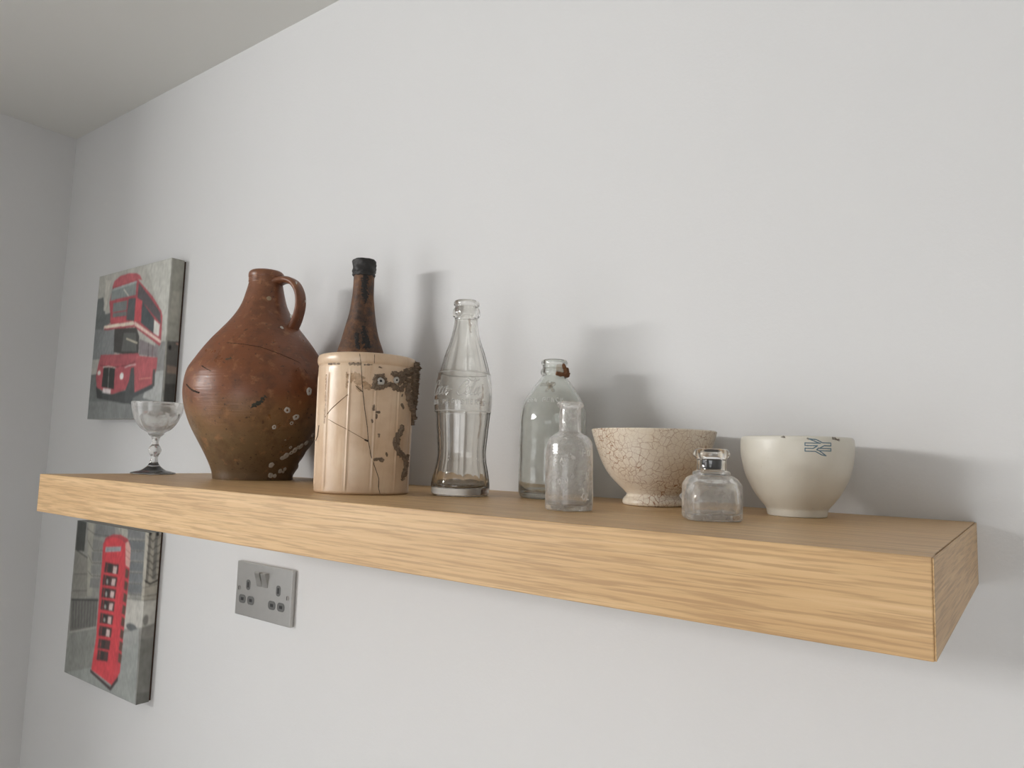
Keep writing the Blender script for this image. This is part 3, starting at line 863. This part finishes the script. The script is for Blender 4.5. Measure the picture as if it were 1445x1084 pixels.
BMES = [barnacle_mesh('barnacle', M_BARN, s) for s in (0, 3.3, 7.1)]
BTAN = barnacle_mesh('barnacle_scar', M_BARNT, 5.0)
BSCAR = barnacle_mesh('barnacle_scar', m_film('glaze_ring_scar', (.13, .06, .03), .6), 2.0)
def stick(mesh, name, parent, pos, nrm, r, flat=1.0):
    o = bpy.data.objects.new(name, mesh); COL.objects.link(o); o.parent = parent
    q = nrm.to_track_quat('Z', 'Y')
    o.matrix_basis = Matrix.Translation(pos) @ q.to_matrix().to_4x4() @ Matrix.Rotation(random.random() * 6, 4, 'Z') @ Matrix.Diagonal((r, r * random.uniform(.8, 1.05), r * flat, 1))
    return o
def on_lathe(R, th, z, lift=0.0):
    a = math.radians(th); r = float(R(z)); s = (float(R(z + 2)) - float(R(z - 2))) / 4
    n = Vector((math.cos(a), math.sin(a), -s)).normalized()
    return Vector((r * math.cos(a), r * math.sin(a), z)) / 1000 + n * lift / 1000, n
for k, (th, z, r) in enumerate(((5.5, 123.5, 5.2), (-11.7, 95.5, 4.7), (-2.8, 87.5, 4.6), (-5.4, 78.8, 3.0), (-20, 72.7, 3.3), (-6.2, 56.1, 1.6), (-13.3, 21.6, 3.8), (-11.7, 7.2, 3.3),
        (-5.3, 6.6, 2.6), (1.5, 13, 3.2), (8.4, 15.9, 2.7), (2.5, 34.8, 4.4), (11.5, 42.3, 4.6), (18.2, 48.3, 4.6), (25, 53, 4.4), (28.2, 65, 3.6), (3.3, 46.4, 2.5), (-1.5, 31.5, 3.6), (8, 39, 3.4), (14, 47, 3.0), (7, 12, 2.2))):
    p, n = on_lathe(JR, th, z, -.1); stick(BMES[k % 3], 'barnacle', jg, p, n, r * 1.15 / 1000, .55)
p, n = on_lathe(JR, -24.2, 256.6); stick(BTAN, 'barnacle_scar', jg, p, n, .0036, .2)
p, n = on_lathe(JR, -56.6, 140.6); stick(BSCAR, 'barnacle_scar', jg, p, n, .0085, .05)
p, n = on_lathe(JR, -8.2, 212.9); stick(BMES[1], 'barnacle', jg, p, n, .0030, .3)
for (ro, z, side, r) in ((56.0, 279.5, -6.5, 3.4), (60.5, 273, -4.0, 3.2), (66.5, 255, 2.5, 3.0), (57.0, 231, -9.0, 3.6)):
    c = hd * (ro / 1000) + ht * (side / 1000) + Vector((0, 0, z / 1000))
    nn = (hd * (1.0 if side > -5 else .25) - ht * (.3 if side > -5 else 1.0) + Vector((0, 0, .5 if z > 265 else 0))).normalized()
    stick(BMES[int(z) % 3], 'barnacle', jg, c, nn, r / 1000, .4)

# ------------------------------------------------------------------ brown bottle behind the jar
bb = thing('brown_bottle', (.3843, -.0747, 0), 'tall dark brown encrusted bottle with black sealed top behind cream jar', 'bottle')
bp = spl([(30, 0), (37, 1.5), (39.5, 8), (39.5, 60), (39.5, 110), (39.0, 138), (36.6, 156), (32.6, 169), (29.2, 180.4), (24.4, 196), (20.4, 212), (17.2, 228.6), (15.2, 244), (13.9, 260), (13.7, 275), (14.0, 280)], 5)
lathe('body', [(0, 2)] + bp + [(0, 280)], M_BRN, bb, 96, lambda th, r, z: r + .35 * np.sin(th * 3 + z * .07) + .25 * np.sin(th * 7 - z * .13))
cp = spl([(14.0, 279), (15.2, 280.5), (14.7, 283.5), (15.7, 286.5), (15.5, 293), (16.1, 299), (15.2, 302), (10, 303)], 4)
lathe('seal', [(0, 279)] + cp + [(0, 302.4)], M_WAX, bb, 64, lambda th, r, z: r + .5 * np.sin(th * 5 + z * .4) + .3 * np.sin(th * 11 - z))
BR = rfun(bp)
patch('dirt_smear', BR, [[(-35, 276), (-38, 262), (-30, 250)], [(-28, 255), (-34, 240)], [(-20, 215), (-32, 200), (-25, 182)], [(-55, 196), (-48, 178)]], [4.2, 2.2, 3.6, 2.6], .4, m_plain('black_tar', (.014, .011, .009), .6, bump=.5), bb, .6, .95, .4, .6)

# ------------------------------------------------------------------ cream jar
jr = thing('ribbed_jar', (.5276, -.1896, 0), 'cracked cream stoneware jar with vertical ribs and grey mud crust', 'jar')
def jarR(z): return np.interp(z, [0, 2, 72, 134, 146], [49.2, 49.9, 51.0, 51.5, 52.0])
def jar_disp(th, r, z):
    if z > 133: return r + 0 * th
    ang = np.degrees(th); ph = ((ang + 94.2) / 30.2) % 1.0
    ridge = np.exp(-((np.minimum(ph, 1 - ph)) / .035) ** 2)
    fade = np.clip((z - 3) / 6, 0, 1) * np.clip((128 - z) / 8, 0, 1)
    return r + fade * (.75 * ridge - .35 * (1 - (2 * ph - 1) ** 2) - .55 * np.exp(-((np.minimum(ph, 1 - ph) - .06) / .03) ** 2))
zz = np.concatenate([[0, .6, 1.6, 3], np.linspace(5, 130, 40)])
jo = [(float(jarR(z)) - (1.4 if z == 0 else .4 if z < 1 else 0), z) for z in zz]
lip = spl([(51.4, 132), (51.0, 133.5), (52.0, 135), (52.8, 138), (52.7, 142), (51.6, 144.6), (49.6, 145.2), (47.4, 144.4)], 5)
inn = [(46.8, 140), (46.4, 60), (46, 8), (40, 6), (0, 6)]
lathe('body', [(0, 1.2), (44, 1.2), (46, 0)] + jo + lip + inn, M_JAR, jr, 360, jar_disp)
JRR = lambda z: np.interp(z, [0, 2, 72, 130, 133.5, 136, 142, 146], [49.2, 49.9, 51.0, 51.4, 51.2, 52.5, 52.7, 51.5])
tag(patch('crack', JRR, [[(-51.5, 143), (-50.4, 138), (-48.7, 125), (-46.1, 104.2), (-43.2, 87.6), (-39.1, 68.2), (-37.2, 54.4), (-33.6, 40.6), (-28.1, 28.3), (-22.8, 17.2), (-22.5, 7.5), (-20.4, 1.7)]], .30, .35, M_CRACK, jr, .22, .3, .5, 1.0), 'long dark crack running down the front')
for l in ([(-94.8, 77.9), (-84.7, 86.2), (-73.4, 93.9), (-63.6, 101)], [(-88.4, 75.7), (-75.6, 70.8), (-63.3, 66.2), (-51.8, 60.9), (-39.1, 55)]):
    patch('crack', JRR, [l], .22, .4, M_CRACKB, jr, .2, .2, .5, 1.0)
for l, w in (([(-54.4, 110.3), (-49.6, 106.2), (-46.1, 104.2)], .35), ([(-109, 69.5), (-112.1, 58.8), (-119.7, 53.9)], .25), ([(-35.2, 143), (-34.9, 134.3)], .3), ([(-41, 55.6), (-38, 54.6)], .9)):
    patch('crack', JRR, [l], w, .4, M_CRACK, jr, .2, .3, .5, 1.0)
patch('mud_crust', JRR, [[(-31.9, 121), (-34, 110), (-26.4, 110), (-16.6, 113.6), (-9.3, 112), (1.4, 109), (8.6, 115)], [(-31, 121), (-24, 122.5), (-20, 117)]], [2.6, 1.7], 1.8, M_MUD, jr, .4, .7, .3, .6)
patch('mud_crust', JRR, [[(-9, 124), (-1.6, 124), (9.8, 128), (19.8, 130)], [(-2, 118), (6, 122), (14, 120)]], [3.4, 3.0], 3.0, M_MUD, jr, .45, .75, .3, .6, seed=4)
patch('mud_crust', JRR, [[(30, 138), (28, 130), (27, 120), (30, 110), (31, 102), (33, 92)], [(12, 116), (13, 108), (16, 101), (22, 94), (30, 87), (35, 82)], [(38, 136), (38, 120), (38, 106)], [(33, 82), (33, 74)], [(46, 138), (46, 112)]], [4.2, 2.8, 4.6, .8, 5.0], 4.2, M_MUD, jr, .5, .75, .28, .6, seed=9)
tag(patch('worm_crust', JRR, [[(6, 69), (1, 62.6), (-2.5, 54), (1.4, 45.5), (12.2, 40), (19.9, 32.8), (17.6, 24.2), (13.4, 19.2)], [(22, 41), (21, 37)]], [3.0, 1.8], 2.8, M_MUD, jr, .4, .6, .3, .6, seed=2), 'winding grey worm-tube crust')
for k, (l, w) in enumerate((([(-33, 90.5), (-32, 87)], 1.7), ([(-31.5, 84), (-26.5, 84.5)], 1.3), ([(-29.8, 81), (-29.3, 78.5)], 1.2), ([(-34.5, 76), (-34, 74)], .8), ([(-25.4, 62), (-25, 60)], .9),
        ([(-28, 36), (-23, 36.6), (-19, 36.1)], 1.7), ([(-14.8, 42.5), (-14, 41)], 1.1), ([(4.5, 93.5), (7.2, 91.5)], 1.9), ([(4.2, 104.5), (4.3, 103)], .8), ([(-12, 127), (-9, 126)], 1.0), ([(-29, 130.5), (-26, 130)], .9))):
    patch('mud_spot', JRR, [l], w, .5, M_MUD, jr, .4, .7, .45, .6, seed=k * 2.3)
patch('rust_stain', JRR, [[(-60, 119), (-55, 120), (-51, 116)], [(-44, 112), (-40, 109.5)], [(-52, 108), (-49, 106)]], [5.0, 3.2, 1.6], .3, M_STAIN, jr, .5, .6, .4, .5)
patch('dirt_smear', JRR, [[(-93, 133), (-84, 132.8), (-76, 132.6)], [(-63, 132.6), (-51, 132.6)], [(-45, 132), (-38, 132.6)]], [.9, 1.5, 1.0], .3, M_SMEAR, jr, .4, .6, .4, .5)
patch('rust_stain', JRR, [[(-95.5, 122), (-95, 95), (-95.5, 72)], [(-66, 124), (-65.2, 108)]], [.6, .7], .9, M_STAIN, jr, .5, .7, .3, .5)
for th, z, r in ((-26.7, 116.2, 4.4), (-7.1, 118.7, 3.9)):
    p, n = on_lathe(JRR, th, z, .9); o = stick(BMES[0], 'barnacle', jr, p, n, r / 1000, .8)
    p2, n2 = on_lathe(JRR, th + 1.0, z - .6, .9 + r * .2)
    verts = [(math.cos(a) * .30, math.sin(a) * .36, .0) for a in np.linspace(0, 2 * PI, 12, endpoint=False)] + [(0, 0, .25)]
    me = bpy.data.meshes.new('barnacle_mouth'); me.from_pydata(verts, [], [(k, (k + 1) % 12, 12) for k in range(12)]); me.materials.append(M_HOLE)
    d_ = bpy.data.objects.new('barnacle_mouth', me); COL.objects.link(d_); d_.parent = o; d_.location = (.05, -.04, .30)

# ------------------------------------------------------------------ contour soda bottle
ct = thing('soda_bottle', (.6123, -.1264, 0), 'clear fluted contour soda bottle with raised script lettering', 'bottle')
co = spl([(26.5, 0), (29.6, .8), (30.9, 3), (31.4, 7), (31.4, 15), (29.9, 25), (27.7, 36), (26.9, 46), (28.0, 62), (29.6, 80), (30.6, 91), (31.3, 102), (30.8, 115), (28.8, 129), (25.8, 141), (21.9, 154), (17.2, 167), (13.9, 180), (12.6, 190)], 9)
cl = spl([(12.8, 192.8), (14.6, 194.6), (15.2, 198), (14.5, 202), (12.9, 204.6), (13.0, 205.8), (14.0, 207.2), (14.1, 209.6), (13.2, 211.4), (11.6, 211.8)], 5)
ci = spl([(10.2, 211.0), (9.8, 205), (9.7, 190), (11.2, 179), (14.4, 166), (19.0, 153), (22.9, 140), (25.8, 128), (27.8, 114), (28.2, 102), (27.5, 91), (26.4, 80), (24.8, 62), (23.8, 46), (24.6, 36), (26.6, 25), (27.6, 15), (26.5, 10), (20, 8), (0, 7)], 4)
def cflute(th, r, z):
    ph = (th * 10 / (2 * PI) + .25) % 1 - .5
    a1 = np.clip((89 - z) / 1.2, 0, 1) * np.clip((z - 12) / 14, 0, 1)
    a2 = np.clip((z - 131.5) / 1.2, 0, 1) * np.clip((176 - z) / 22, 0, 1)
    rib = 1 - np.abs(ph) * 2
    return r - (a1 * 1.15 + a2 * .75) * np.sqrt(np.clip(1 - (2 * ph) ** 2, 0, 1))
lathe('body', [(0, 2.5), (18, 2.2), (24, .6)] + co + cl + ci, M_CONT, ct, 240, cflute, len(co) + 3)
CR = rfun(co)
def script(letter, th0, z0, sc):
    G = {
     'C': [[(.95, 1.25), (1.0, 1.5), (.8, 1.62), (.45, 1.35), (.1, .75), (.02, .3), (.25, .02), (.6, .08), (.9, .4)], [(.95, 1.25), (.78, 1.15)]],
     'o': [[(.35, .85), (.1, .55), (.05, .2), (.2, 0), (.4, .1), (.52, .45), (.48, .75), (.35, .85), (.62, .8)]],
     'c': [[(.5, .7), (.4, .85), (.15, .6), (.05, .22), (.2, 0), (.48, .15), (.68, .4)]],
     'a': [[(.5, .75), (.35, .85), (.12, .6), (.04, .22), (.14, 0), (.34, .15), (.55, .85)], [(.55, .85), (.45, .2), (.55, 0), (.78, .25)]],
     'l': [[(.1, .15), (.35, .8), (.6, 1.5), (.52, 1.75), (.4, 1.4), (.18, .4), (.22, .02), (.45, .1), (.6, .35)]],
     '-': [[(.05, .45), (.45, .55)]],
    }
    r = float(CR(z0 + 5)); out = []
    for pl in G[letter]:
        out.append([(th0 + math.degrees((x + .18 * y) * sc / r), z0 + y * sc) for x, y in pl])
    return out
ls = []
for ch, th in (('C', -132), ('o', -117), ('c', -107), ('a', -97), ('-', -84), ('C', -64), ('o', -49), ('l', -40), ('a', -30)):
    ls += script(ch, th, 106.5 if ch != 'C' else 105.5, 10.2)
ls += [[(-52, 125.0), (-44, 124.6), (-34, 121.5), (-25, 121.0), (-17, 123.5)]]
patch('raised_script', CR, ls, .50, .75, M_EMB, ct, .28)
patch('raised_lettering', CR, text_lines('TRADE MARK REGISTERED', -194.5, 96.6, 4.6, CR, 9.5), .42, .6, M_EMB, ct, .28)
for zb in (89.6, 131.2):
    patch('raised_band', CR, [[(t, zb) for t in range(-180, 181, 12)]], .6, .5, M_EMB, ct, .5)
patch('rust_stain', CR, [[(-9, 118), (-8.5, 106), (-14, 99), (-12, 88), (-9, 76), (-12, 62)], [(-16, 102), (-10, 97)]], [.9, 2.2], .2, M_STAIN, ct, .5, .9, .35, .3)
CN = rfun(cl + co)
patch('rust_stain', rfun(co[-30:] + [(13.0, 194)]), [[(-35, 191), (-31, 184), (-28, 176)]], [.9], .25, M_STAIN, ct, .4, .9, .4, .3)
lathe('sediment', [(0, 8.2), (22, 9.0), (25.6, 11), (26.3, 12.5), (24, 10.6), (0, 8.9)], m_film('pale_sediment', (.45, .36, .27), .7), ct, 64)

# ------------------------------------------------------------------ tall milk-type bottle
tb = thing('screw_neck_bottle', (.695, -.0737, 0), 'wide-shouldered clear pale green bottle with rusty metal scrap on its neck', 'bottle')
to = spl([(29, 0), (32.6, .8), (34.8, 4.5), (35.7, 12), (36.0, 38), (35.8, 74), (35.5, 88), (34.3, 95), (32.2, 102), (28.2, 109.2), (22.3, 118), (15.6, 127), (13.4, 130.2)], 7)
tl = spl([(13.3, 130.8), (14.4, 132.6), (14.9, 135.0), (14.3, 137.2), (13.0, 139), (13.0, 141.6), (13.6, 143), (14.3, 145.3), (13.4, 147.6), (11.6, 148.4)], 5)
ti = spl([(10.4, 147.2), (10.2, 140), (10.4, 131), (13, 126), (19.6, 117), (25.5, 108), (29.6, 101), (31.6, 94), (32.7, 87), (33, 74), (33, 38), (32.6, 12), (30, 7.5), (20, 6), (0, 5.5)], 5)
lathe('body', [(0, 2.5), (22, 2.2), (27, .5)] + to + tl + ti, M_TALL, tb, 144, lambda th, r, z: r + (.10 * math.sin(z * 2.6) if 20 < z < 85 else 0) + 0 * th)
TR = rfun(to)
patch('raised_lettering', TR, text_lines('EEN PENCE', -110, 100.6, 4.2, TR, 8.6), .42, .6, M_EMB, tb, .28)
tag(patch('leaf_print', TR, [[(-67, 117.8), (-82, 120), (-96, 119.8)], [(-67, 117.8), (-78, 122.6)], [(-67, 117.8), (-57, 120.6)], [(-67, 117.8), (-75, 113)], [(-66, 117.8), (-59, 113.2)], [(-67, 118), (-64, 121.8)]], [1.7, 1.5, 1.9, 1.5, 1.7, 1.2], .12, M_LEAF, tb, .35, .25, .5, .2), 'faded four-lobed leaf mark on the shoulder')
TN = rfun([(15.2, 126), (14.6, 129), (14.9, 132), (15.3, 135), (14.8, 138), (14.2, 141), (14.6, 146)])
tag(patch('rusty_clasp', TN, [[(-44, 132.4), (-30, 131.6), (-12, 132), (2, 132.4), (18, 133)], [(-6, 133), (-4, 137), (-14, 141.5)], [(6, 133), (6, 137.5)], [(-2, 131.5), (14, 131.5)]], [2.0, 1.9, 2.2, 2.2], 2.4, M_RUST, tb, .4, .4, .4, .8), 'rusty scrap of metal clasp')
patch('rust_stain', TN, [[(-36, 139), (-22, 137)]], [3.2], .2, M_STAIN, tb, .5, .6, .3, .2)

# ------------------------------------------------------------------ small medicine bottle
mb = thing('medicine_bottle', (.7945, -.2002, 0), 'small cloudy clear glass medicine bottle with rolled lip at the shelf front', 'bottle')
mo = spl([(16, 0), (19.2, .6), (19.9, 2.5), (20.1, 12), (20.2, 27), (20.0, 44), (19.6, 52), (18.6, 57.5), (16.0, 61.4), (12.2, 63.8), (10.0, 65.0)], 7)
mn = spl([(9.5, 66), (9.4, 72), (9.3, 82), (9.4, 85.8), (10.6, 86.8), (11.4, 88.4), (11.2, 90.2), (10.0, 91.0)], 5)
mi = spl([(7.4, 90.6), (7.0, 86), (7.0, 67), (8.6, 63), (13.6, 59.6), (16.4, 55), (17.6, 48), (17.8, 27), (17.6, 8), (15.5, 5), (8, 4.2), (0, 4)], 5)
def mdis(th, r, z):
    f = min(1, max(0, (60 - z) / 8))
    return r + f * (.22 * np.sin(th * 3 + z * .06) + .18 * np.sin(th * 5 - z * .11) - .5 * np.exp(-((((np.degrees(th) + 12 + 180) % 360) - 180) / 16) ** 2))
lathe('body', [(0, 1.5), (12, 1.2), (15, .3)] + mo + mn + mi, M_SMALL, mb, 144, mdis, len(mo) + len(mn) + 3)
MR = rfun(mo)
patch('raised_lettering', MR, text_lines('PO', -21, 45.5, 5.0, MR, 14) + text_lines('OL', -20, 9.8, 5.4, MR, 14) + text_lines('R', -10, 27, 5.0, MR, 14), .42, .6, M_EMB, mb, .28)
patch('raised_lettering', MR, text_lines('SA', -92, 40, 4.4, MR, 16) + text_lines('ON', -80, 22, 4.4, MR, 16), .42, .5, M_EMB, mb, .28)

# ------------------------------------------------------------------ crackle bowl
cb = thing('footed_bowl', (.8114, -.0725, 0), 'cream footed bowl covered in brown crackle crazing', 'bowl')
ko = spl([(25, 0), (27.8, .8), (28.8, 3), (28.0, 6.2), (25.6, 8.8), (24.8, 10.6), (27, 13.4), (33.3, 19.2), (42.0, 28.4), (47.6, 37.2), (52.6, 48.8), (56.8, 60.6), (59.3, 69.2), (60.0, 71.9)], 7)
ki = spl([(59.2, 72.7), (57.8, 71.6), (54.6, 61), (50.4, 49.5), (45.2, 38.6), (39, 30.2), (30, 22), (18, 16.8), (0, 15)], 6)
lathe('body', [(0, 5), (20, 5), (22.5, .6)] + ko + ki, M_CRK, cb, 128, lambda th, r, z: r + .25 * np.sin(th * 2 + 1))

# ------------------------------------------------------------------ ink bottle
nk = thing('ink_bottle', (.9126, -.1846, 0), 'squat square clear glass ink bottle with black stopper in its neck', 'bottle', math.radians(-56))
def sq(th, a, s):
    c, n = np.abs(np.cos(th)), np.abs(np.sin(th)); e = 5.0
    return (1 - s) * a + s * a / (c ** e + n ** e) ** (1 / e)
NK = [(17.0, 0), (19.2, .5), (20.3, 2.2), (20.4, 8), (20.4, 23), (20.1, 27.6), (18.9, 31.2), (16.2, 33.3), (14.4, 33.9), (14.2, 35.4), (13.5, 36.6), (11.8, 37.3), (11.3, 38.2), (11.2, 46.0), (12.4, 46.8), (13.5, 48.4), (13.6, 50.8), (12.6, 53.0), (10.6, 53.9)]
no = spl(NK[:8], 7) + spl(NK[7:], 5)[1:]
ni = spl([(8.8, 53.0), (8.2, 49), (8.0, 37.5), (9.5, 34.2), (12.6, 31.0), (15.4, 27.6), (17.0, 23), (17.3, 9), (16, 5.2), (10, 4.3), (0, 4)], 5)
def nkd(th, r, z):
    s = np.interp(z, [0, 27, 33.6], [1, 1, 0]) if z < 33.7 else 0.0
    return sq(th, r, s)
allp = [(0, 1), (14, .8), (16.5, .1)] + no + ni
lathe('body', allp, M_INK, nk, 160, nkd)
lathe('stopper', [(0, 38.0)] + spl([(6.6, 38.0), (7.3, 38.6), (7.5, 42), (7.5, 46.6), (6.8, 47.6)], 4) + [(3, 47.2), (0, 47)], M_STOP, nk, 64)
lathe('pontil_bump', [(0, 0), (.9, .05), (.7, .6), (0, .9)], M_INK, nk, 16).matrix_basis = Matrix.Translation((-.0, -.0199, .014)) @ Matrix.Rotation(PI / 2, 4, 'X')

# ------------------------------------------------------------------ white bowl with blue mark
wb = thing('white_bowl', (.9465, -.0754, 0), 'off-white china bowl with blue double-arrow mark below the rim', 'bowl')
wo = spl([(22.2, 0), (23.6, .4), (24.1, 2), (24.9, 6.0), (25.6, 7.2), (29.6, 12.1), (33.8, 17.8), (38.2, 25.7), (41.7, 33.6), (44.2, 43.0), (45.5, 51), (45.9, 57.5), (45.7, 63.5), (45.1, 66.0)], 7)
wi = spl([(44.0, 66.9), (42.7, 66.0), (42.2, 57.5), (41.6, 50), (39.8, 41), (36.4, 32), (30.5, 22), (22, 14), (12, 10.6), (0, 9.6)], 6)
lathe('body', [(0, 4), (18.5, 4), (20, .4)] + wo + wi, M_BOWL, wb, 128)
WR = rfun(wo)
def lg(pts):   # logo plane: x 0..100 left to right, y 0..60 up
    return [(-67.1 + x * .261, 53.2 + y * .205) for x, y in pts]
LOGO = [[(0, 39), (58, 39)], [(0, 39), (0, 29)], [(0, 29), (46, 29), (30, 18), (0, 18)], [(0, 18), (0, 7)], [(0, 7), (38, 7), (62, -6), (80, -9), (52, 10), (100, 10)],
        [(100, 10), (100, 19), (53, 19)], [(53, 19), (72, 30), (100, 30), (100, 41), (66, 41), (42, 53), (15, 55), (48, 41), (55, 39)], [(50, 20), (43, 13), (52, 10)]]
tag(patch('printed_mark', WR, [lg(l) for l in LOGO], .48, .10, M_BLUE, wb, .22, .12, .8, .15), 'blue outline double-arrow mark')
patch('rim_chip', WR, [[(-90, 65.6), (-86, 65.2)], [(-64.5, 64.8), (-63.8, 64.2)], [(-38, 65.4), (-30, 64.5)]], [.7, .6, .9], .12, M_SMEAR, wb, .3, .7, .5, .2)
